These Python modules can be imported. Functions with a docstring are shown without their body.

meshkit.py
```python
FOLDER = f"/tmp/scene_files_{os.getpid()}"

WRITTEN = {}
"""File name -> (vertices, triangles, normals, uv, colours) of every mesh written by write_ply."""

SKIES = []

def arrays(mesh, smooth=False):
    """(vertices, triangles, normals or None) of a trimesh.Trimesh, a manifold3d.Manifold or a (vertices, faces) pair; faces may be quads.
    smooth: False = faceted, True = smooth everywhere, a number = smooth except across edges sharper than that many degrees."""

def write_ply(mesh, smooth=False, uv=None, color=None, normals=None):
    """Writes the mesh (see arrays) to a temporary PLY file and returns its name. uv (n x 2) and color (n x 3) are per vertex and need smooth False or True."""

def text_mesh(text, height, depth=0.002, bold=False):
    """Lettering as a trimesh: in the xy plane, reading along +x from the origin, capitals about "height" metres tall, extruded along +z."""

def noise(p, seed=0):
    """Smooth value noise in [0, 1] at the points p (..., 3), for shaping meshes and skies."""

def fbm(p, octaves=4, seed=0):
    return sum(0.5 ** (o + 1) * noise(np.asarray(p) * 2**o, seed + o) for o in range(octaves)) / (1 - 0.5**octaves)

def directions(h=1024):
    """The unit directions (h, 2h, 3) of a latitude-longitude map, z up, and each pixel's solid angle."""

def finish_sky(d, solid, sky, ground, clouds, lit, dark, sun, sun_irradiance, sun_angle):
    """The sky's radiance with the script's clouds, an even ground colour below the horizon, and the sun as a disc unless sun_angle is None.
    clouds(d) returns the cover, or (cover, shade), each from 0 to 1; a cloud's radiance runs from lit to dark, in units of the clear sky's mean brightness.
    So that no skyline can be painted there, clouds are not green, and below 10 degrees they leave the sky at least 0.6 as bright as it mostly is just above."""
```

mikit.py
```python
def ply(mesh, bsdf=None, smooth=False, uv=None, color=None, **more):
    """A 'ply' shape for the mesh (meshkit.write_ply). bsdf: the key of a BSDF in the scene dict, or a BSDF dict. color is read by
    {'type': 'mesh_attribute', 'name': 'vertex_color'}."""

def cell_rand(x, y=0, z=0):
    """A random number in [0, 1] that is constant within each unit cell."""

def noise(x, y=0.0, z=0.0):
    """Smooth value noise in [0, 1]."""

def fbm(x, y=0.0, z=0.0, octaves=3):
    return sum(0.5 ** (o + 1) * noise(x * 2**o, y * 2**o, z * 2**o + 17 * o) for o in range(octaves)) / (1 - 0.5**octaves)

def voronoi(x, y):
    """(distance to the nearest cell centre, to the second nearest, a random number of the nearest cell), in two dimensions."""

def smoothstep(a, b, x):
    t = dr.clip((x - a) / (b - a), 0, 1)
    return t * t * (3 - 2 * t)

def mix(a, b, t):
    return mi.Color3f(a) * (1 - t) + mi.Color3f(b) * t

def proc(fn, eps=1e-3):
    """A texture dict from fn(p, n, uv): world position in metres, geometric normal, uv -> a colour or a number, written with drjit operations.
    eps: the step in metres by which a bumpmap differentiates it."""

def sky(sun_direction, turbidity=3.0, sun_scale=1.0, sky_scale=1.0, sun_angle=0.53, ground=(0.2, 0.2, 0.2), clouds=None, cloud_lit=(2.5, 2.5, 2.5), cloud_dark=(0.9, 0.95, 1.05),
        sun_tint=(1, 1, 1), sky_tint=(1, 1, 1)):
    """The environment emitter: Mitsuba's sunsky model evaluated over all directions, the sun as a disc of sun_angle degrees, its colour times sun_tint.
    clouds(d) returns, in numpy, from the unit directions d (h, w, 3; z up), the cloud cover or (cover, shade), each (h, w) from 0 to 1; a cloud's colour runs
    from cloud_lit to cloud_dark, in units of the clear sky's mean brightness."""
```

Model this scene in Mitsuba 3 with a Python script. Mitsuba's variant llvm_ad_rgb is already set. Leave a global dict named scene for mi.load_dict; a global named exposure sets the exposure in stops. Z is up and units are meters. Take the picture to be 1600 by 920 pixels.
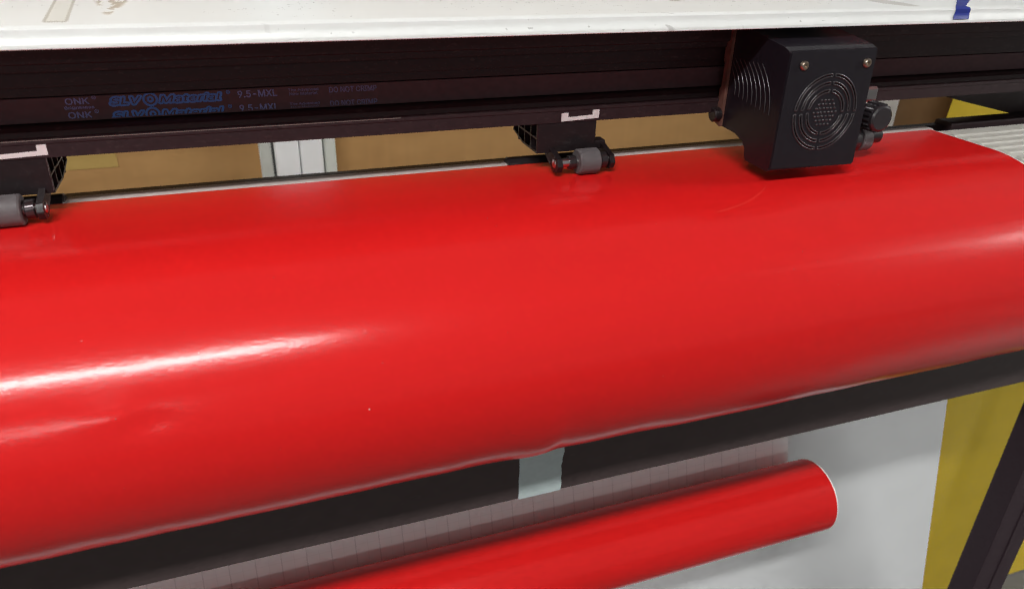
import math
import numpy as np, trimesh, shapely, drjit as dr, mitsuba as mi
import mikit, meshkit
from shapely import Polygon, Point, box as sbox, union_all, affinity
from mikit import noise, fbm, smoothstep, mix, cell_rand

T = mi.ScalarTransform4f
H = 1.25                                   # camera height; heights below are given relative to the camera and lifted by H
scene, labels = {}, {}

# ------------------------------------------------------------------ camera, light, exposure
FWD, UP = np.array([0.30622, 0.83442, -0.45822]), np.array([0.13327, 0.43903, 0.88854])
scene['camera'] = {'type': 'thinlens', 'fov': 68.96, 'fov_axis': 'x', 'near_clip': 0.02, 'far_clip': 60.0,
                   'aperture_radius': 0.0011, 'focus_distance': 0.56,
                   'to_world': T().look_at(origin=[0, 0, H], target=(np.array([0, 0, H]) + FWD).tolist(), up=UP.tolist())}
exposure = 0.0
AMBIENT = 0.235                                # even ambient light, stands in for unseen bounce around the workshop
LAMP = 91.0                                # unseen ceiling panels, strength set by their effect
scene['ambient_bounce'] = {'type': 'constant', 'radiance': {'type': 'rgb', 'value': [AMBIENT, AMBIENT * 0.985, AMBIENT * 0.97]}}


# ------------------------------------------------------------------ helpers
def tag(key, label=None, cat=None, group=None, kind=None):
    d = {}
    for k, v in (('label', label), ('category', cat), ('group', group), ('kind', kind)):
        if v: d[k] = v
    labels[key] = d


def add(key, mesh, bsdf, smooth=30, **kw):
    if isinstance(mesh, list): mesh = trimesh.util.concatenate(mesh)
    if not isinstance(mesh, tuple):
        mesh = mesh.copy(); mesh.apply_translation([0, 0, H])
    else:
        mesh = (np.asarray(mesh[0]) + [0, 0, H], mesh[1])
    scene[key] = mikit.ply(mesh, bsdf, smooth=smooth, **kw)
    return key


def rounded(poly, r, res=3):
    return poly.buffer(-r, join_style=2).buffer(r, quad_segs=res) if r else poly


def ex(poly, x0, x1):
    """A (y, z) polygon extruded along x."""
    geoms = getattr(poly, 'geoms', [poly])
    out = []
    for g in geoms:
        m = trimesh.creation.extrude_polygon(g, x1 - x0, engine='earcut')
        m.vertices = np.stack([m.vertices[:, 2] + x0, m.vertices[:, 0], m.vertices[:, 1]], 1)
        out.append(m)
    return trimesh.util.concatenate(out)


def exy(poly, y0, y1):
    """A (x, z) polygon extruded along y from y0 (front) to y1."""
    out = []
    for g in getattr(poly, 'geoms', [poly]):
        m = trimesh.creation.extrude_polygon(g, y1 - y0, engine='earcut')
        m.vertices = np.stack([m.vertices[:, 0], y1 - m.vertices[:, 2], m.vertices[:, 1]], 1)
        out.append(m)
    return trimesh.util.concatenate(out)


def exz(poly, z0, z1):
    out = []
    for g in getattr(poly, 'geoms', [poly]):
        m = trimesh.creation.extrude_polygon(g, z1 - z0, engine='earcut')
        m.vertices[:, 2] += z0
        out.append(m)
    return trimesh.util.concatenate(out)


def bx(x0, x1, y0, y1, z0, z1, r=0.0):
    """A box with chamfered edges."""
    if not r:
        m = trimesh.creation.box(extents=[x1 - x0, y1 - y0, z1 - z0])
        m.apply_translation([(x0 + x1) / 2, (y0 + y1) / 2, (z0 + z1) / 2])
        return m
    p = []
    for sx in (0, 1):
        for sy in (0, 1):
            for sz in (0, 1):
                c = [(x0, x1)[sx], (y0, y1)[sy], (z0, z1)[sz]]
                s = [1 - 2 * sx, 1 - 2 * sy, 1 - 2 * sz]
                for k in range(3):
                    q = [c[i] + (0 if i == k else s[i] * r) for i in range(3)]
                    p.append(q)
    return trimesh.convex.convex_hull(np.array(p))


def cylx(x0, x1, y, z, r, n=40, ch=0.0, hole=0.0):
    """A turned cylinder along x with chamfered ends."""
    prof = [[hole, x0], [r - ch, x0], [r, x0 + ch], [r, x1 - ch], [r - ch, x1], [hole, x1]] if ch else [[hole, x0], [r, x0], [r, x1], [hole, x1]]
    if hole: prof.append(prof[0])
    m = trimesh.creation.revolve(np.array(prof), sections=n)
    v = m.vertices
    m.vertices = np.stack([v[:, 2], v[:, 0] + y, v[:, 1] + z], 1)
    return m


def turn(profile, n=40):
    return trimesh.creation.revolve(np.array(profile, float), sections=n)


def along_front(m, x, y, z):
    """Takes a shape turned about z to one whose axis points to the front (-y)."""
    m = m.copy(); v = m.vertices
    m.vertices = np.stack([v[:, 0] + x, y - v[:, 2], v[:, 1] + z], 1)
    return m


def shell(P, N, t):
    """A closed thin sheet: outer surface P (rows, cols, 3), thickness t against N. Returns ((v, quads), uv)."""
    a, b = P.shape[:2]
    Q = P - N * t
    v = np.vstack([P.reshape(-1, 3), Q.reshape(-1, 3)])
    idx = np.arange(a * b).reshape(a, b); o = a * b
    q = lambda A: np.stack([A[:-1, :-1], A[:-1, 1:], A[1:, 1:], A[1:, :-1]], -1).reshape(-1, 4)
    f = [q(idx), q(idx + o)[:, ::-1]]
    for e in (idx[0, ::-1], idx[-1], idx[:, 0], idx[::-1, -1]):
        f.append(np.stack([e[:-1], e[:-1] + o, e[1:] + o, e[1:]], -1)[:, ::-1] if False else np.stack([e[1:], e[:-1], e[:-1] + o, e[1:] + o], -1))
    f = np.vstack(f)
    return v, f


def sheet_normals(P):
    du, dv = np.gradient(P, axis=0), np.gradient(P, axis=1)
    n = np.cross(du, dv)
    return n / np.linalg.norm(n, axis=-1, keepdims=True)


# ------------------------------------------------------------------ materials
def mat(key, base, rough=0.5, spec=0.5, bump=None, eps=1e-3, **more):
    col = {'type': 'rgb', 'value': list(base)} if not isinstance(base, dict) else base
    b = {'type': 'principled', 'base_color': col, 'roughness': rough, 'specular': spec, **more}
    if bump is not None:
        b = {'type': 'bumpmap', 'tex': mikit.proc(bump, eps), 'scale': 1.0, 'bsdf': b}
    scene[key] = {'type': 'twosided', 'bsdf': b}
    return key


def mottled(base, amount, scale, dust=None, dust_amt=0.0):
    base = list(base)

    def fn(p, n, uv):
        k = 1 + amount * (fbm(p.x * scale, p.y * scale, p.z * scale, 4) - 0.5) * 2
        c = mi.Color3f(*base) * k
        if dust is not None:
            d = smoothstep(0.64, 0.82, fbm(p.x * 150, p.y * 260, p.z * 260, 4))
            s = smoothstep(0.8, 0.86, noise(p.x * 700, p.y * 700, p.z * 700))
            c = mix(c, mi.Color3f(*dust), dust_amt * dr.clip(d + 0.5 * s, 0, 1))
        return c
    return mikit.proc(fn)


def vinyl_bump(p, n, uv):
    # orange peel of cast film: a fine ripple in the size of millimetres and a slow one along the sheet
    return (noise(uv.x * 700, uv.y * 900) * 0.000022 + noise(uv.x * 280, uv.y * 520) * 0.000020 + fbm(uv.x * 16, uv.y * 60, 0.0, 2) * 0.00005)


def vinyl_colour(p, n, uv):
    # faint lengthwise tone changes of the rolled film, and a few specks of dust
    k = 1 + 0.07 * (fbm(uv.x * 3, uv.y * 38, 2.0, 3) - 0.5)
    dust = smoothstep(0.984, 0.995, noise(uv.x * 330, uv.y * 330, 5.0)) * smoothstep(0.5, 0.7, noise(uv.x * 37, uv.y * 41, 1.0))
    # a fine curved scratch in front of the carriage, and one speck
    t = dr.clip((uv.x - 0.298) / 0.060, 0, 1)
    curve = 0.1358 - 0.0095 * t - 0.0150 * t * t * t
    scratch = (1 - smoothstep(0.0003, 0.0009, dr.abs(uv.y - curve))) * smoothstep(0.296, 0.306, uv.x) * smoothstep(0.360, 0.352, uv.x)
    speck = 1 - smoothstep(0.0003, 0.0007, dr.sqrt(dr.square(uv.x - 0.0443) + dr.square(uv.y - 0.231)))
    c = mix(mi.Color3f(0.605, 0.0112, 0.0112) * k, mi.Color3f(0.60, 0.42, 0.40), dr.maximum(dust * 0.4, speck * 0.8))
    return mix(c, mi.Color3f(0.66, 0.07, 0.05), scratch * 0.3)


def vinyl_rough(p, n, uv):
    tracks = smoothstep(0.55, 0.8, fbm(uv.x * 2.2, uv.y * 150, 8.0, 3))
    return 0.190 + 0.08 * tracks * noise(uv.x * 9, uv.y * 14, 4.0)


mat('red_vinyl', mikit.proc(vinyl_colour), mikit.proc(vinyl_rough), 0.36, bump=vinyl_bump, eps=4e-4)
mat('liner_paper', (0.72, 0.70, 0.68), 0.3, 0.5)
GRID = 0.0254


def liner_grid(p, n, uv):
    x, s = p.x / GRID, uv.y / GRID
    line = lambda v, w: 1 - smoothstep(w * 0.6, w, dr.abs(v - dr.round(v)))
    big = dr.maximum(line(x, 0.028), line(s, 0.03) * 0.2)
    small = line(x * 2, 0.035) * 0.4
    return mix(mi.Color3f(0.88, 0.86, 0.86), mi.Color3f(0.50, 0.47, 0.51), dr.maximum(big, small) * 0.45)


mat('liner_back', mikit.proc(liner_grid), 0.22, 0.8, clearcoat=1.0, clearcoat_gloss=0.85)


def cover_paint(p, n, uv):
    c = mi.Color3f(0.74, 0.75, 0.735) * (1 + 0.04 * (fbm(p.x * 9, p.y * 9, 0, 3) - 0.5))
    x, y = p.x, p.y
    # torn rest of brown paper tape, its tip towards the front
    w = (y - 0.487) * 0.12
    inside = smoothstep(-0.003, 0.001, w - dr.abs(x + 0.0645 + (y - 0.49) * 0.07)) * smoothstep(0.487, 0.50, y)
    flake = smoothstep(0.42, 0.56, fbm(x * 260, y * 110, 3.0, 3))
    c = mix(c, mi.Color3f(0.40, 0.33, 0.24), inside * flake * 0.75)
    # the yellowed outline a strip of tape left behind
    e = dr.abs(x + 0.0865 + (y - 0.463) * 0.10) - 0.0052
    rim = (1 - smoothstep(0.0004, 0.0013, dr.abs(e))) * smoothstep(0.466, 0.47, y)
    rim = dr.maximum(rim, (1 - smoothstep(0.001, 0.004, dr.abs(y - 0.468))) * smoothstep(0.0005, -0.0005, e))
    fill = smoothstep(0.001, -0.001, e) * smoothstep(0.466, 0.47, y)
    c = mix(c, mi.Color3f(0.62, 0.60, 0.52), 0.45 * fill)
    c = mix(c, mi.Color3f(0.36, 0.34, 0.28), 0.6 * rim)

    def smear(cx, cy, rx, ry, col, amt, c, s):
        d = dr.square((x - cx) / rx) + dr.square((y - cy) / ry)
        m = smoothstep(1.0, 0.55, d + 0.9 * (fbm(x * 160, y * 60, s, 3) - 0.5))
        return mix(c, mi.Color3f(*col), amt * m)
    c = smear(0.316, 0.545, 0.012, 0.034, (0.34, 0.30, 0.24), 0.7, c, 1.0)
    c = smear(0.487, 0.49, 0.0125, 0.030, (0.50, 0.48, 0.44), 0.75, c, 2.0)
    c = smear(0.385, 0.54, 0.011, 0.016, (0.42, 0.32, 0.30), 0.6, c, 5.0)
    # scuffs and specks
    sc = smoothstep(0.73, 0.80, fbm(x * 55, y * 300 + x * 90, 7.0, 4)) * smoothstep(0.58, 0.75, noise(x * 11, y * 14, 4.0))
    sp = smoothstep(0.885, 0.93, noise(x * 420, y * 420, p.z * 420)) * smoothstep(0.55, 0.75, noise(x * 21, y * 30, 2.0))
    return mix(c, mi.Color3f(0.33, 0.32, 0.30), dr.clip(sc * 0.55 + sp * 0.6, 0, 1))


mat('cover_white', mikit.proc(cover_paint), 0.38, 0.5)
mat('black_beam', mottled((0.024, 0.0130, 0.0150), 0.2, 300, (0.10, 0.07, 0.065), 0.22), 0.42, 0.3)
mat('belt_rubber', mottled((0.062, 0.031, 0.036), 0.2, 300, (0.08, 0.06, 0.06), 0.15), 0.6, 0.3)
mat('bright_edge', (0.33, 0.27, 0.25), 0.35, 0.5, metallic=0.6)
mat('black_plastic', mottled((0.0120, 0.0080, 0.0092), 0.25, 200, (0.07, 0.06, 0.06), 0.15), 0.36, 0.4)
mat('carriage_black', (0.0095, 0.0072, 0.0108), 0.34, 0.4, bump=lambda p, n, uv: noise(p.x * 1600, p.y * 1600, p.z * 1600) * 0.00003, eps=2e-4)
mat('gloss_black', (0.02, 0.017, 0.02), 0.25, 0.8)
mat('slot_black', (0.004, 0.0035, 0.004), 0.5, 0.3)
mat('bar_dark', mottled((0.056, 0.040, 0.040), 0.15, 90, (0.09, 0.075, 0.07), 0.2), 0.5, 0.35)
mat('leg_dark', mottled((0.030, 0.0165, 0.023), 0.18, 400), 0.55, 0.25)
mat('ink_blue', (0.05, 0.14, 0.40), 0.5, 0.3)
mat('ink_grey', (0.13, 0.155, 0.33), 0.5, 0.3)
mat('ink_dim', (0.10, 0.10, 0.21), 0.55, 0.3)
mat('mark_white', (0.62, 0.58, 0.58), 0.5, 0.4)
mat('wheel_rubber', mottled((0.10, 0.092, 0.096), 0.12, 300), 0.55, 0.35)
mat('steel', (0.55, 0.53, 0.53), 0.2, 0.5, metallic=1.0)
mat('dark_steel', (0.06, 0.05, 0.054), 0.2, 0.5, metallic=0.7)
mat('brass', (0.40, 0.32, 0.25), 0.3, 0.5, metallic=1.0)
mat('copper_plate', mottled((0.13, 0.062, 0.048), 0.25, 200), 0.45, 0.4, metallic=0.25)
mat('platen_grey', mottled((0.47, 0.46, 0.42), 0.12, 60, (0.25, 0.22, 0.18), 0.35), 0.5, 0.4)
mat('rail_white', mottled((0.47, 0.41, 0.40), 0.06, 20), 0.45, 0.4)


def board(p, n, uv):
    f = fbm(p.x * 16, p.y * 16, p.z * 30, 4)
    c = mix(mi.Color3f(0.40, 0.222, 0.085), mi.Color3f(0.48, 0.28, 0.112), f)
    flute = noise(p.x * 150, p.y * 150, p.z * 6)
    return c * (0.95 + 0.1 * flute)


mat('cardboard', mikit.proc(board), 0.75, 0.2)
mat('tube_board', mottled((0.19, 0.105, 0.045), 0.15, 30), 0.6, 0.3)
mat('parcel_tape', (0.46, 0.315, 0.10), 0.45, 0.5)
mat('post_white', mottled((0.84, 0.86, 0.86), 0.04, 20), 0.45, 0.4)
mat('post_edge', mottled((0.60, 0.63, 0.58), 0.06, 30), 0.5, 0.4)
mat('sheet_white', mottled((0.66, 0.68, 0.69), 0.05, 12), 0.55, 0.35)
mat('sheet_yellow', mottled((0.53, 0.375, 0.014), 0.06, 18), 0.42, 0.4)
mat('tape_grey', mottled((0.44, 0.52, 0.52), 0.08, 200), 0.6, 0.3)
mat('tape_blue', (0.012, 0.025, 0.23), 0.4, 0.4)
mat('floor_grey', mottled((0.085, 0.083, 0.08), 0.1, 6), 0.5, 0.4)
mat('lamp_body', (0.7, 0.7, 0.7), 0.5, 0.4)

# ------------------------------------------------------------------ floor and unseen ceiling lamps
add('floor', (np.array([[-6, -6, -H], [6, -6, -H], [6, 6, -H], [-6, 6, -H]], float), np.array([[0, 1, 2, 3]])), 'floor_grey', smooth=False)
tag('floor', kind='structure')


def lamp(key, x0, x1, y0, y1, z, label, k=1.0):
    """An unseen panel lamp overhead, out of view: a white tray with a lit diffuser that shines downwards."""
    add(key + '__housing', bx(x0 - 0.02, x1 + 0.02, y0 - 0.02, y1 + 0.02, z + 0.004, z + 0.06, 0.004), 'lamp_body')
    v = np.array([[x0, y0, z], [x0, y1, z], [x1, y1, z], [x1, y0, z]], float)
    add(key + '__diffuser', (v, np.array([[0, 1, 2, 3]])), 'lamp_body', smooth=False,
        emitter={'type': 'area', 'radiance': {'type': 'rgb', 'value': [LAMP * k, LAMP * k * 0.99, LAMP * k * 0.96]}})
    tag(key, label, 'ceiling lamp', 'unseen panel lamps overhead')


lamp('unseen_ceiling_lamp', -1.20, 0.07, -0.705, -0.590, 1.15, 'unseen long panel lamp above the front, lights the vinyl and its left highlight', 1.02)  # out of view, placed to give the long highlight on the vinyl
lamp('unseen_ceiling_lamp_001', -2.3, -0.92, -4.06, -3.94, 1.15, 'unseen panel lamp far out in front, gives the lower streak on the vinyl')  # out of view, placed to give the second streak lower on the vinyl

lamp('unseen_ceiling_lamp_002', 3.25, 5.8, -0.72, -0.57, 1.15, 'unseen panel lamp far to the right, lights the right side and hanging sheets', 2.0)  # out of view, placed to light the right side and cast shadows there

# ------------------------------------------------------------------ the draped red vinyl: its path in (y, z), measured along the sheet
XR, XL = 0.6085, -0.50                      # right edge of the vinyl, left end far outside the frame


def arc_path(steps):
    """Points of a path that starts at the back, heading to the front; steps: (length, degrees turned)."""
    pts, ang, p = [], 0.0, np.array([0.0, 0.0])
    for L, deg in steps:
        n = max(2, int(L / 0.0012))
        for _ in range(n):
            ang += math.radians(deg) / n / 2
            p = p + L / n * np.array([-math.cos(ang), -math.sin(ang)])
            ang += math.radians(deg) / n / 2
            pts.append((p.copy(), ang))
    return pts


R1, R2 = 0.120, 0.0850
back = [(0.010, -70), (0.004, -20)]
path = [(0.523 - 0.0, -0.1775, math.radians(0))]
steps = [(0.0665, 0), (R1 * math.radians(44), 44), (R2 * math.radians(106), 106), (0.010, 20), (0.03, 0)]
pts = arc_path(steps)
S0 = np.array([0.523, -0.175])
Y = np.array([S0[0]] + [S0[0] + p[0] for p, a in pts]); Z = np.array([S0[1]] + [S0[1] + p[1] for p, a in pts])
A = np.array([0.0] + [a for p, a in pts])
# the back end bends down into the slot behind the platen
bb = [(S0[0] + 0.004 * math.sin(t), S0[1] - 0.004 * (1 - math.cos(t)), -t) for t in np.linspace(math.pi / 2, 0.2, 6)]
bb = [(S0[0] + 0.004, S0[1] - 0.02, -math.pi / 2)] + bb
Y = np.concatenate([[b[0] for b in bb], Y]); Z = np.concatenate([[b[1] for b in bb], Z]); A = np.concatenate([[b[2] for b in bb], A])
S = np.concatenate([[0], np.cumsum(np.hypot(np.diff(Y), np.diff(Z)))])
NY, NZ = -np.sin(A), np.cos(A)             # outward normal in (y, z)


def drape(x0, x1, nx, off):
    X = np.linspace(x0, x1, nx)
    xx, ss = np.meshgrid(X, S, indexing='ij')
    yy, zz = np.broadcast_to(Y, xx.shape), np.broadcast_to(Z, xx.shape)
    ny, nz = np.broadcast_to(NY, xx.shape), np.broadcast_to(NZ, xx.shape)
    # buckles: slow waves, a kink where the tape pulls at the lower edge, a dent at the left, bumps along the foot
    aa = np.broadcast_to(A, xx.shape)
    front = np.clip(aa / 1.0, 0, 1)
    low = np.clip((aa - 1.6) / 0.6, 0, 1)
    g = lambda cx, ca, wx, wa: np.exp(-((xx - cx) / wx) ** 2 - ((aa - ca) / wa) ** 2)
    d = 0.0011 * (meshkit.fbm(np.stack([xx * 4, ss * 9, xx * 0 + 3], -1), 3, 4) - 0.5) * front
    d = d + 0.0024 * low * (meshkit.fbm(np.stack([xx * 13, xx * 0 + 1, ss * 8], -1), 3, 9) - 0.5)
    ramp = 1 / (1 + np.exp(-(xx - 0.168) / 0.0035)) * np.exp(-np.clip(xx - 0.172, 0, 9) / 0.018)
    d = d - 0.0019 * low * ramp + 0.0016 * low * np.exp(-((xx - 0.158) / 0.02) ** 2)
    d = d + 0.0009 * g(-0.085, 1.13, 0.014, 0.10) - 0.0008 * g(-0.066, 1.20, 0.012, 0.07)
    d = d + 0.0008 * g(0.32, 2.25, 0.05, 0.2)
    P = np.stack([xx, yy + ny * (d + off), zz + nz * (d + off)], -1)
    return P, np.stack([xx, ss], -1)


P, UV = drape(XL, XR, 420, 0.0)
N = sheet_normals(P)
N *= np.sign((N[..., 1] * NY + N[..., 2] * NZ).mean()) or 1
v, f = shell(P, N, 0.00022)
uv2 = np.vstack([UV.reshape(-1, 2)] * 2)
add('vinyl_sheet__film', (v, f), 'red_vinyl', smooth=True, uv=uv2)
P2, UV2 = drape(XL - 0.002, XR + 0.0019, 300, -0.00030)
N2 = sheet_normals(P2); N2 *= np.sign((N2[..., 1] * NY + N2[..., 2] * NZ).mean()) or 1
add('vinyl_sheet__liner', shell(P2, N2, 0.00025), 'liner_paper', smooth=30)
tag('vinyl_sheet', 'wide glossy red vinyl sheet draped over the rounded front of the cutter', 'vinyl sheet')
tag('vinyl_sheet__liner', 'thin white backing liner showing at the edge')

# ------------------------------------------------------------------ the cutting plotter
X0, X1 = -0.75, 1.25
C = 'cutting_plotter__'
tag('cutting_plotter', 'black wide-format cutter with white top cover, belt beam and dark cross bar', 'cutting plotter')
cov = Polygon([(0.4520, -0.0588), (0.4512, -0.0590), (0.4512, -0.0630), (0.4488, -0.0662), (0.4486, -0.0686), (0.4520, -0.0690), (0.470, -0.0665), (0.603, -0.0665), (0.603, -0.0565), (0.4555, -0.0578)])
add(C + 'cover', ex(rounded(cov, 0.0007), X0, X1), 'cover_white', smooth=40)
# extruded beam: top ledge, belt channel, lower flange with a machined bright edge
beam = Polygon([(0.497, -0.0670), (0.497, -0.0838), (0.500, -0.0846), (0.500, -0.0888), (0.509, -0.0893), (0.509, -0.0990), (0.513, -0.0990), (0.513, -0.1050), (0.518, -0.1056), (0.518, -0.1212),
                (0.509, -0.1222), (0.506, -0.1238), (0.5045, -0.1268), (0.500, -0.1272), (0.500, -0.1296), (0.5008, -0.1299), (0.5008, -0.1384), (0.615, -0.1384), (0.615, -0.0670)])
add(C + 'beam', ex(rounded(beam, 0.0003, 2), X0, X1), 'black_beam', smooth=35)
add(C + 'beam__edge_strip', bx(X0, 0.10, 0.4998, 0.5003, -0.12755, -0.12715), 'bright_edge', smooth=False)
tag(C + 'beam__edge_strip', 'bare worn metal edge of the lower flange')
BY = 0.5135                                 # belt front face
BT, BB = -0.1058, -0.1206
add(C + 'belt', bx(X0, 0.372, BY, BY + 0.0015, BB, BT, 0.0003), 'belt_rubber')
add(C + 'belt_001', bx(0.43, X1, BY, BY + 0.0015, BB, BT, 0.0003), 'belt_rubber')
# belt clip at the carriage
add('cutter_carriage__belt_clip', bx(0.3615, 0.3665, BY - 0.004, BY - 0.0006, BB - 0.0004, BT + 0.0004, 0.0006), 'copper_plate')


def flat_text(text, bold=False):
    m = meshkit.text_mesh(text, 1.0, 0.1, bold)
    tri = m.triangles[np.abs(m.face_normals[:, 2]) > 0.9]
    tri = tri[tri[:, :, 2].mean(1) > 0.05][:, :, :2]
    g = union_all([Polygon(t).buffer(1e-4) for t in tri if Polygon(t).area > 1e-9])
    b = g.bounds
    return affinity.translate(g, -b[0], 0)


def fit(g, x0, x1, z, h, shear=0.0):
    """Sets capitals of unit height to height h, the width to x1 - x0, the baseline to z."""
    if shear: g = affinity.affine_transform(g, [1, shear, 0, 1, 0, 0])
    b = g.bounds
    k = (x1 - x0) / (b[2] - b[0])
    return affinity.affine_transform(g, [k, 0, 0, h, x0 - b[0] * k, z])


CLIP = sbox(X0, BB + 0.0010, 0.37, BT - 0.0002)
words = []


def ink(colour, g, y=BY):
    g, parts = g.intersection(CLIP), []
    for q in getattr(g, 'geoms', [g]):
        if q.geom_type == 'Polygon' and q.area > 1e-9:
            parts.append(exy(q.simplify(0.00002), y - 0.0002, y + 0.0002))
    if parts: words.append((colour, parts))


def ringed_r(x, z, r):
    c = Point(x, z).buffer(r).difference(Point(x, z).buffer(r * 0.72))
    return c.union(fit(flat_text('R'), x - r * 0.38, x + r * 0.45, z - r * 0.45, r * 0.9))


for z2 in (0.0, 1.0):                        # two printed rows; the belt was slit through the second
    zo, z = -0.1105 - 0.0083 * z2, -0.1119 - 0.0090 * z2
    ink('ink_grey', fit(flat_text('ONK', True), -0.1006, -0.0877, zo, 0.0036))
    ink('ink_grey', ringed_r(-0.0848, zo + 0.0036, 0.0012))
    ink('ink_grey', fit(flat_text('Brightness', True), -0.1016, -0.0855, zo - 0.0028, 0.0017))
    a, b = -0.0780, -0.0108
    cx = a + (b - a) * 0.36; zc = z + 0.0023
    s1 = fit(flat_text('SLV', True), a + 0.0016, cx - 0.0050, z, 0.0042, 0.22)
    s2 = fit(flat_text('Material', True), cx + 0.0050, b - 0.0016, z, 0.0041, 0.22)
    plate = union_all([s1, s2]).buffer(0.0012).buffer(-0.0002).difference(Point(cx, zc).buffer(0.0047)).union(Point(cx, zc).buffer(0.0044))
    t1 = fit(flat_text('SLV'), a + 0.0020, cx - 0.0053, z + 0.0001, 0.0041, 0.22)
    t2 = fit(flat_text('Material'), cx + 0.0053, b - 0.0020, z + 0.0001, 0.0040, 0.22)
    letters = union_all([t1, t2, Point(cx, zc).buffer(0.0031).difference(Point(cx, zc).buffer(0.0020)), Point(cx, zc).buffer(0.0008)])
    ink('ink_blue', plate.difference(letters))
    ink('ink_blue', ringed_r(b + 0.0028, z + 0.0045, 0.0012))
    ink('ink_grey', fit(flat_text('9.5-MXL', True), -0.0024, 0.0219, z + 0.0006, 0.0042))
    ink('ink_dim', fit(flat_text('The Advanced', True), 0.0290, 0.0483, z + 0.0030, 0.0016))
    ink('ink_dim', fit(flat_text('New Material', True), 0.0295, 0.0476, z + 0.0004, 0.0018))
    ink('ink_dim', fit(flat_text('DO NOT CRIMP', True), 0.0552, 0.0868, z + 0.0010, 0.0034))
for i, (colour, parts) in enumerate(words):
    key = C + 'belt__lettering' + ('' if i == 0 else f'_{i:03d}')
    add(key, parts, colour, smooth=False)
    tag(key, {'ink_grey': 'pale worn print on the belt', 'ink_blue': 'bold blue outlined print on the belt', 'ink_dim': 'faded violet print on the belt'}[colour])

# white bracket-shaped marks on the lower flange
for i, dx in enumerate((0.0, -0.3625)):
    u = Polygon([(0.2187, -0.1315), (0.2240, -0.1313), (0.2240, -0.1346), (0.2437, -0.1338), (0.2437, -0.1302), (0.2489, -0.1300), (0.2489, -0.1364), (0.2187, -0.1374)])
    key = C + 'beam__position_mark' + ('' if i == 0 else '_001')
    add(key, exy(affinity.translate(u, dx, 0), 0.5002, 0.5010), 'mark_white', smooth=False)
    tag(key, 'white bracket-shaped mark above a pinch roller')

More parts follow.
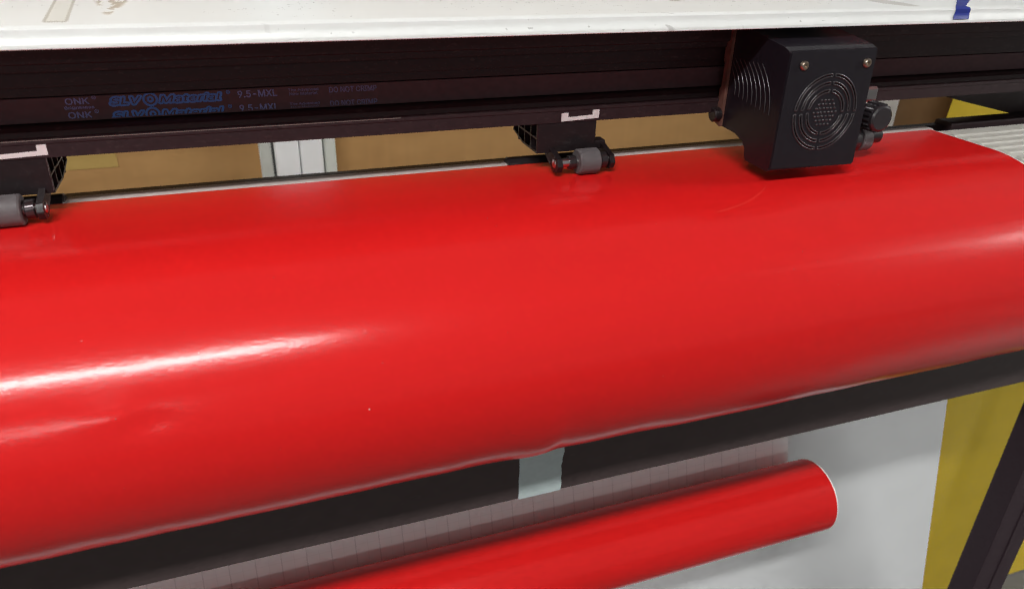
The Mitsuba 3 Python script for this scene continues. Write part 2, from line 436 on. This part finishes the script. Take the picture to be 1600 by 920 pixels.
# platen under the vinyl: same curve a little inside, ribbed where it lies bare at the right
k = (A >= 0) & (S <= S[-1] - 0.035)
py, pz = Y[k] - NY[k] * 0.0022, Z[k] - NZ[k] * 0.0022
body = Polygon(list(zip(py[::3], pz[::3])) + [(0.47, -0.357), (0.523, -0.357), (0.523, pz[0])])
add(C + 'platen', ex(body.buffer(0), X0, X1), 'platen_grey', smooth=25)
for i, y in enumerate((0.4365, 0.4505, 0.4645, 0.4785, 0.4925, 0.5065)):
    key = C + 'platen__rib' + (f'_{i:03d}' if i else '')
    zs = float(np.interp(-y, -py, pz))
    add(key, bx(0.616, X1, y - 0.0042, y + 0.0042, zs - 0.004, zs + 0.0016, 0.0012), 'platen_grey')
add(C + 'rear_rail', ex(rounded(Polygon([(0.529, -0.1765), (0.5420, -0.1765), (0.5420, -0.2300), (0.529, -0.2300)]), 0.0015), X0, 0.6185), 'rail_white')
add(C + 'rear_rail_001', ex(rounded(Polygon([(0.533, -0.1735), (0.553, -0.1735), (0.553, -0.2300), (0.533, -0.2300)]), 0.003), 0.645, X1), 'black_beam')
add(C + 'rear_edge', bx(X0, X1, 0.5425, 0.552, -0.22, -0.1775, 0.001), 'black_beam')
# grit rollers below the pinch rollers interrupt the white rail
for i, (a, b) in enumerate(((0.188, 0.264), (-0.205, -0.118))):
    add(C + 'grit_roller' + (f'_{i:03d}' if i else ''), cylx(a, b, 0.5335, -0.1795, 0.0078, 36, 0.001), 'dark_steel')
# cross bar of the stand and the right-hand leg
bar = Polygon([(0.428, -0.358), (0.472, -0.358), (0.472, -0.4222), (0.428, -0.4222)])
add(C + 'cross_bar', ex(rounded(bar, 0.0012), X0, 1.10), 'bar_dark')
leg = Polygon([(0.972, 0.530), (0.988, 0.530), (0.989, 0.5315), (1.012, 0.5315), (1.013, 0.530), (1.045, 0.530), (1.045, 0.565), (0.972, 0.565)])
add(C + 'leg', exz(rounded(leg, 0.0008), -H + 0.03, -0.36), 'leg_dark')
add(C + 'leg__foot', bx(0.955, 1.06, 0.22, 0.88, -H, -H + 0.03, 0.006), 'leg_dark')
# dark side plate behind the right end of the beam: its lower edge falls towards the right
side = Polygon([(0.640, -0.1386), (1.2, -0.1386), (1.2, -0.27), (0.80, -0.1866), (0.7669, -0.1797), (0.7201, -0.169), (0.6822, -0.1605), (0.664, -0.1562), (0.655, -0.151)])
add(C + 'side_plate', exy(rounded(side, 0.002), 0.5545, 0.5725), 'black_beam')

# ------------------------------------------------------------------ pinch rollers
def pinch_roller(key, dx, wheel_dx, label):
    g = lambda m: (m.apply_translation([dx, 0, 0]), m)[1]
    gw = lambda m: (m.apply_translation([dx + wheel_dx, 0, 0]), m)[1]
    xa, xb, ya, yb, za, zb = 0.2005, 0.2480, 0.5015, 0.5535, -0.1605, -0.1382
    m = [bx(xa + 0.007, xb - 0.007, ya + 0.0005, yb - 0.001, za + 0.001, zb, 0.0006),
         bx(xa, xb, ya, ya + 0.0022, za, zb, 0.0006), bx(xa, xb, yb - 0.0016, yb, za + 0.005, zb, 0.0004),
         ex(Polygon([(ya, za), (ya + 0.03, za), (yb, za + 0.005), (yb, za + 0.0065), (ya + 0.03, za + 0.0016), (ya, za + 0.0016)]), xa, xb)]
    for y in (ya + 0.0135, ya + 0.0265, ya + 0.0395): m.append(bx(xa, xb, y - 0.0007, y + 0.0007, za + 0.0004, zb))
    m.append(bx(xa, xb, ya, yb, -0.1502, -0.1490))
    m.append(bx(xa - 0.004, xb + 0.004, yb - 0.006, yb + 0.004, -0.146, zb, 0.001))
    add(key + '__bracket', g(trimesh.util.concatenate(m)), 'black_plastic')
    lever = ex(rounded(Polygon([(0.5555, -0.139), (0.5655, -0.139), (0.5665, -0.151), (0.5605, -0.156)]), 0.001), 0.206, 0.212)
    add(key + '__lever', g(lever), 'rail_white')
    yw, zw, rw = 0.4905, -0.1655, 0.0094
    arm = Polygon([(0.512, -0.1535), (0.512, -0.1625), (yw + 0.002, zw - 0.0068), (yw - 0.0045, zw - 0.006), (yw - 0.0072, zw - 0.001), (yw - 0.0045, zw + 0.0042), (yw + 0.002, zw + 0.0058)])
    arm = rounded(arm, 0.0016)
    y = [ex(arm, 0.2105, 0.2148), ex(arm, 0.2532, 0.2570), ex(rounded(Polygon([(0.503, -0.1545), (0.514, -0.1545), (0.514, -0.1635), (0.503, -0.1608)]), 0.001), 0.2105, 0.2570)]
    add(key + '__yoke', gw(trimesh.util.concatenate(y)), 'black_plastic')
    add(key + '__axle', gw(cylx(0.2098, 0.2578, yw, zw, 0.0034, 28, 0.0006)), 'steel')
    add(key + '__collar', gw(trimesh.util.concatenate([cylx(0.2215, 0.2268, yw, zw, 0.0052, 28, 0.0005), cylx(0.2466, 0.2522, yw, zw, 0.0058, 28, 0.0006)])), 'dark_steel')
    add(key + '__wheel', gw(cylx(0.2284, 0.2452, yw, zw, rw, 56, 0.0009)), 'wheel_rubber')
    tag(key, label, 'pinch roller')


pinch_roller('pinch_roller', 0.0, 0.0, 'grey rubber pinch roller on black bracket pressing the red vinyl beside the carriage')
pinch_roller('pinch_roller_001', -0.3635, -0.0135, 'pinch roller with shiny axle cut off at the left edge of the frame')

# ------------------------------------------------------------------ the cutter carriage
K = 'cutter_carriage__'
tag('cutter_carriage', 'black tool carriage with round speaker-like grille hanging from the beam', 'tool carriage')
xa, xb, zt, zb, yf = 0.3548, 0.4300, -0.0808, -0.1640, 0.430
sidep = Polygon([(yf + 0.002, zt - 0.0005), (0.4375, -0.0792), (0.485, -0.0722), (0.502, -0.0715), (0.502, -0.1478), (0.4775, -0.1492), (0.4672, -0.1525), (0.4630, -0.1570), (0.4615, -0.1632), (0.4590, -0.1655), (yf + 0.002, zb - 0.0022)])
add(K + 'body', ex(rounded(sidep, 0.0018, 3), xa, xb), 'carriage_black', smooth=40)
plate = Polygon([(xa, zb), (xb + 0.0012, zb - 0.0018), (xb - 0.0006, zt), (xa, zt)])
plate = plate.buffer(-0.0022).buffer(0.0022, quad_segs=5)
gc = np.array([0.3935, -0.1243])
slots = []
for r, w in ((0.0262, 0.0017), (0.0207, 0.0017), (0.0152, 0.0017)):
    ring = Point(gc).buffer(r + w / 2, quad_segs=24).difference(Point(gc).buffer(r - w / 2, quad_segs=24))
    gap = 0.0030
    cross = sbox(gc[0] - 0.04, gc[1] - gap / 2, gc[0] + 0.04, gc[1] + gap / 2).union(sbox(gc[0] - gap / 2, gc[1] - 0.04, gc[0] + gap / 2, gc[1] + 0.04))
    slots.append(ring.difference(affinity.rotate(cross, -6 if r < 0.02 else -3, origin=tuple(gc))))
holes = []
for i in range(-3, 4):
    for j in range(-3, 4):
        px, pz = i * 0.0032 + (j % 2) * 0.0016, j * 0.0029
        if math.hypot(px, pz) < 0.0108: holes.append(Point(gc[0] + px, gc[1] + pz).buffer(0.00075, quad_segs=3))
cut = union_all(slots)
front = [exy(plate.buffer(-0.0009).difference(cut), yf, yf + 0.0004)]
for i, (o, d0, d1) in enumerate(((-0.0006, 0.00035, 0.0007), (-0.0003, 0.00065, 0.0011), (0.0, 0.00105, 0.003))):
    front.append(exy(plate.buffer(o).difference(cut), yf + d0, yf + d1))
add(K + 'front_plate', front, 'carriage_black', smooth=50)
def rim(g, r, n=6):
    """A round bead along the outline of a slot in the front plate."""
    c = np.asarray(g.buffer(0.0001).exterior.simplify(0.00004).coords)[:-1]
    t = np.roll(c, -1, 0) - np.roll(c, 1, 0); t /= np.maximum(np.linalg.norm(t, axis=1, keepdims=True), 1e-9)
    out = np.stack([t[:, 1], -t[:, 0]], 1)
    ang = np.arange(n) * 2 * math.pi / n
    vv = np.stack([c[:, None, 0] + r * np.cos(ang) * out[:, None, 0], np.broadcast_to(yf - 0.0001 - r * np.sin(ang), (len(c), n)), c[:, None, 1] + r * np.cos(ang) * out[:, None, 1]], -1)
    m, (i, j) = len(c), np.meshgrid(np.arange(len(c)), np.arange(n), indexing='ij')
    k = (i + 1) % m
    q = np.stack([i * n + j, k * n + j, k * n + (j + 1) % n, i * n + (j + 1) % n], -1).reshape(-1, 4)
    return trimesh.Trimesh(vv.reshape(-1, 3), np.vstack([q[:, [0, 1, 2]], q[:, [0, 2, 3]]]), process=False)


beads = [rim(g, 0.00065) for s_ in slots for g in getattr(s_, 'geoms', [s_])]
for h in holes:
    b_ = trimesh.creation.icosphere(subdivisions=2, radius=0.00105)
    b_.apply_translation([h.centroid.x, yf + 0.0003, h.centroid.y]); beads.append(b_)
add(K + 'front_plate__grille', beads, 'gloss_black', smooth=True)
tag(K + 'front_plate__grille', 'round grille of broken rings around a field of dots')
for i, (sx, sz) in enumerate(((0.3672, -0.0906), (0.4214, -0.0908))):
    head = turn([[0, 0.0012], [0.0011, 0.0012], [0.0011, 0.0021], [0.0024, 0.0022], [0.0032, 0.0014], [0.0034, 0.0], [0, 0]], 28)
    key = K + 'front_plate__screw' + (f'_{i:03d}' if i else '')
    add(key, along_front(head, sx, yf, sz), 'brass', smooth=40)
# side louvres: curved raised ribs, longer towards the front
def tube(points, r, n=6):
    p = np.asarray(points, float); t = np.gradient(p, axis=0); t /= np.linalg.norm(t, axis=1, keepdims=True)
    a = np.cross(t, [1.0, 0, 0]); a /= np.linalg.norm(a, axis=1, keepdims=True); b = np.cross(t, a)
    ang = np.arange(n) * 2 * math.pi / n
    vv = p[:, None] + r * (np.cos(ang)[None, :, None] * a[:, None] + np.sin(ang)[None, :, None] * b[:, None])
    i, j = np.meshgrid(np.arange(len(p) - 1), np.arange(n), indexing='ij')
    q = np.stack([i * n + j, i * n + (j + 1) % n, (i + 1) * n + (j + 1) % n, (i + 1) * n + j], -1).reshape(-1, 4)
    return trimesh.Trimesh(vv.reshape(-1, 3), np.vstack([q[:, [0, 1, 2]], q[:, [0, 2, 3]]]), process=False)


for i in range(9):
    y0 = 0.4420 + i * 0.0054
    t = np.linspace(0, 1, 14)
    zz = -0.1270 + 0.0007 * i + (0.033 - 0.0010 * i) * t
    yy = y0 + 0.0165 * t ** 2.2
    keep = yy < 0.499
    add(K + 'louvre' + (f'_{i:03d}' if i else ''), tube(np.stack([np.full(keep.sum(), xa - 0.0001), yy[keep], zz[keep]], 1), 0.0005), 'gloss_black', smooth=True)
# mounting plate at the back left, a guide wheel, the tool clamp at the right
mount = Polygon([(0.4945, -0.072), (0.5015, -0.072), (0.5015, -0.0985), (0.4997, -0.1005), (0.4997, -0.118), (0.5015, -0.120), (0.5015, -0.1465), (0.4945, -0.1485)])
add(K + 'mounting_plate', ex(rounded(mount, 0.0008), 0.3520, 0.3546), 'copper_plate')
add(K + 'guide_wheel', cylx(0.3462, 0.3530, 0.4985, -0.1395, 0.0056, 40, 0.001), 'black_plastic')
kx, ky, kz = 0.4665, 0.449, -0.1378
cl = [bx(0.4303, 0.452, 0.462, 0.486, -0.150, -0.118, 0.0015), bx(0.4515, 0.4735, 0.463, 0.482, -0.1285, -0.1165, 0.002)]
add(K + 'tool_clamp', cl[0], 'dark_steel')
add(K + 'tool_clamp__bracket', cl[1], 'steel')
ang = np.linspace(0, 2 * math.pi, 97)[:-1]
kn = Polygon([(0.0108 * (1 + 0.07 * math.copysign(1, math.sin(18 * a))) * math.cos(a), 0.0108 * (1 + 0.07 * math.copysign(1, math.sin(18 * a))) * math.sin(a)) for a in ang])
knob = trimesh.util.concatenate([along_front(trimesh.creation.extrude_polygon(kn, 0.012, engine='earcut'), kx, ky + 0.013, kz),
                                 along_front(turn([[0, 0.0022], [0.0086, 0.0022], [0.0101, 0.0010], [0.0104, -0.0008], [0, -0.0008]], 40), kx, ky, kz),
                                 along_front(turn([[0, 0], [0.0045, 0], [0.0045, 0.014], [0, 0.014]], 24), kx, ky + 0.026, kz)])
add(K + 'clamp_knob', knob, 'gloss_black', smooth=25)
add(K + 'side_roller', [cylx(0.4450, 0.4655, 0.468, -0.1590, 0.0092, 44, 0.0012), cylx(0.4765, 0.4880, 0.468, -0.1570, 0.0064, 36, 0.0012)], 'gloss_black', smooth=40)  # pinch roller beside the carriage: dark collars around a grey wheel
add(K + 'side_roller__grey_wheel', cylx(0.4660, 0.4760, 0.468, -0.1590, 0.0096, 44, 0.0008), 'wheel_rubber', smooth=40)

# ------------------------------------------------------------------ the roll below with its tail of liner
RC, RR = np.array([0.546, -0.643]), 0.0442
xl, xr = -0.50, 0.6085
add('vinyl_roll__film', cylx(xl, xr, RC[0], RC[1], RR, 120, 0.0004, hole=RR - 0.0012), 'red_vinyl', smooth=40)
add('vinyl_roll__liner', cylx(xl - 0.001, xr + 0.0022, RC[0], RC[1], RR - 0.0007, 120, 0.0003, hole=0.030), 'liner_paper', smooth=40)
add('vinyl_roll__core', cylx(xl - 0.001, xr + 0.0015, RC[0], RC[1], 0.0299, 60, 0.0005, hole=0.0265), 'tube_board', smooth=40)
tag('vinyl_roll', 'smaller rolled-up length of red vinyl hanging below the dark cross bar', 'vinyl roll')
tag('vinyl_roll__liner', 'white backing showing as a rim at the end of the roll')
d = np.array([0.0173, 0.0577]); d /= np.linalg.norm(d)
nrm = np.array([-d[1], d[0]])               # towards the front
q0 = RC - nrm * (RR + 0.0004)
s = np.linspace(-0.003, 0.30, 60)
Xg = np.linspace(xl, xr, 120)
xx, ss = np.meshgrid(Xg, s, indexing='ij')
wave = 0.0012 * (meshkit.fbm(np.stack([xx * 5, ss * 6, xx * 0], -1), 2, 3) - 0.5)
bend = 0.6 * np.clip(ss - 0.12, 0, 9) ** 2
Pt = np.stack([xx, q0[0] + d[0] * ss + nrm[0] * (wave + bend), q0[1] + d[1] * ss + nrm[1] * (wave + bend)], -1)
Nt = np.broadcast_to(np.array([0, nrm[0], nrm[1]]), Pt.shape)
vt, ft = shell(Pt, Nt, 0.00025)
add('vinyl_roll__tail', (vt, ft), 'liner_back', smooth=True, uv=np.vstack([np.stack([xx, ss], -1).reshape(-1, 2)] * 2))
tag('vinyl_roll__tail', 'loose end showing the glossy grid-printed backing')
vt2, ft2 = shell(Pt - Nt * 0.0003, Nt, 0.0002)
add('vinyl_roll__tail_film', (vt2, ft2), 'red_vinyl', smooth=True, uv=np.vstack([np.stack([xx, ss], -1).reshape(-1, 2)] * 2))

# ------------------------------------------------------------------ strips of tape
rng = np.random.default_rng(5)
zz = np.linspace(-0.3600, -0.4221, 26)
right = 0.2040 + 0.0008 * np.sin(zz * 210) - 0.0012 * np.exp(-((zz + 0.4105) / 0.004) ** 2) + rng.normal(0, 0.00018, len(zz))
left = 0.1670 + 0.0002 * np.sin(zz * 300)
tp = Polygon(list(zip(left, zz)) + list(zip(right, zz))[::-1])
add('masking_tape', exy(tp, 0.42755, 0.42795), 'tape_grey', smooth=False)
tag('masking_tape', 'pale grey strip of masking tape with torn edge stuck across the dark cross bar', 'tape')
b0 = [(0.5125, -0.0634), (0.5272, -0.0655)]
yz = [(0.4515, -0.0649), (0.44985, -0.0632), (0.45085, -0.0612), (0.45085, -0.0592), (0.45165, -0.0583), (0.4555, -0.0574), (0.49, -0.0571), (0.56, -0.0568)]
xs0 = np.linspace(0, 1, 5)
lo = [0.5125, 0.5130, 0.5150, 0.5152, 0.5152, 0.519, 0.558, 0.637]
hi = [0.5275, 0.5285, 0.5296, 0.5298, 0.5298, 0.5288, 0.572, 0.651]
yzf = [(0.4484, -0.0660), (0.4496, -0.0636), (0.4508, -0.0622), (0.4508, -0.0592), (0.4516, -0.0583), (0.4554, -0.0573), (0.49, -0.0571), (0.56, -0.0568)]
Pb = np.array([[[lo[j] + (hi[j] - lo[j]) * t, yzf[j][0] - 0.0003, yzf[j][1] + 0.0003] for t in xs0] for j in range(8)])
Nb = sheet_normals(Pb); Nb *= -1 if Nb[..., 2].mean() < 0 else 1
add('blue_tape', shell(Pb, Nb, 0.0002), 'tape_blue', smooth=False)
tag('blue_tape', 'small strip of dark blue tape folded over the edge of the white cover', 'tape')

# ------------------------------------------------------------------ what stands behind the machine
def hang(key, x_left, x_right, z0, z1, y_of, mat_, seed, amp, label, cat, lean=0.0):
    zs, xs = np.linspace(z0, z1, 40), np.linspace(0, 1, 80)
    uu, zz = np.meshgrid(xs, zs, indexing='ij')
    xx = x_left + (x_right - x_left) * uu + lean * (zz - z0)
    yy = y_of(zz) + amp * (meshkit.fbm(np.stack([xx * 7, zz * 1.2, xx * 0], -1), 3, seed) - 0.5)
    Pq = np.stack([xx, yy, zz], -1)
    Nq = sheet_normals(Pq); Nq *= -1 if Nq[..., 1].mean() > 0 else 1
    add(key, shell(Pq, Nq, 0.0006), mat_, smooth=30)
    tag(key, label, cat)


hang('white_sheet', -0.75, 1.0, -1.245, -0.50, lambda z: 0.69 + 0.2 * (z + 0.68), 'sheet_white', 2, 0.0025, 'large plain white sheet hanging behind the lower vinyl roll', 'sheet')
hang('yellow_sheet', 0.8945, 1.75, -1.245, -0.145, lambda z: 0.72 + 0.15 / (1 + np.exp(-(z + 0.43) / 0.035)), 'sheet_yellow', 8, 0.014, 'yellow sheet hanging at the right beside the white one', 'sheet', 0.144)
YB = 1.15


def carton(key, x0, x1, y0, z1, label, tape=None):
    body = key + '__body'
    add(body, bx(x0, x1, y0, y0 + 0.40, -H, z1, 0.003), 'cardboard')
    add(key + '__flap', bx(x0 + 0.001, x1 - 0.001, y0 + 0.001, y0 + 0.198, z1 + 0.0005, z1 + 0.0045, 0.0008), 'cardboard')
    add(key + '__flap_001', bx(x0 + 0.001, x1 - 0.001, y0 + 0.202, y0 + 0.399, z1 + 0.0005, z1 + 0.0045, 0.0008), 'cardboard')
    if tape: add(key + '__packing_tape', bx(tape[0], tape[1], y0 - 0.0012, y0 - 0.0006, tape[2], tape[3]), 'parcel_tape', smooth=False)
    tag(key, label, 'cardboard box')


carton('cardboard_box', -0.62, 0.028, YB, 0.30, 'tall brown cardboard box behind the machine left of the white post', (-0.31, -0.178, -0.337, -0.20))
carton('cardboard_box_001', 0.118, 1.02, YB + 0.012, 0.27, 'tall brown cardboard box behind the machine right of the white post')
pz0, pz1 = -H, 0.33
add('white_post__panel', bx(0.0340, 0.0680, YB - 0.050, YB + 0.03, pz0, pz1, 0.002), 'post_white')
add('white_post__panel_001', bx(0.0695, 0.1015, YB - 0.050, YB + 0.03, pz0, pz1, 0.002), 'post_white')
add('white_post__edge_strip', bx(0.0130, 0.0300, YB - 0.036, YB + 0.02, pz0, pz1, 0.002), 'post_edge')
add('white_post__edge_strip_001', bx(0.1050, 0.1220, YB - 0.036, YB + 0.02, pz0, pz1, 0.002), 'post_edge')
tag('white_post', 'white ribbed post standing between two brown boxes', 'post')
wx = 1.083
add('white_board', bx(1.03, 1.083 * 1.05, 1.05, 1.062, -H, -0.10, 0.001), 'post_white')
tag('white_board', 'narrow white board seen between the carriage and the brown tube', 'board')
tb = turn([[0.052, 0], [0.0585, 0], [0.0585, 1.14], [0.052, 1.14], [0.052, 0]], 60)
tb.apply_translation([1.182, 1.04, -H])
add('cardboard_tube', tb, 'tube_board', smooth=40)
tag('cardboard_tube', 'thick brown cardboard tube standing upright beside the yellow sheet', 'tube')
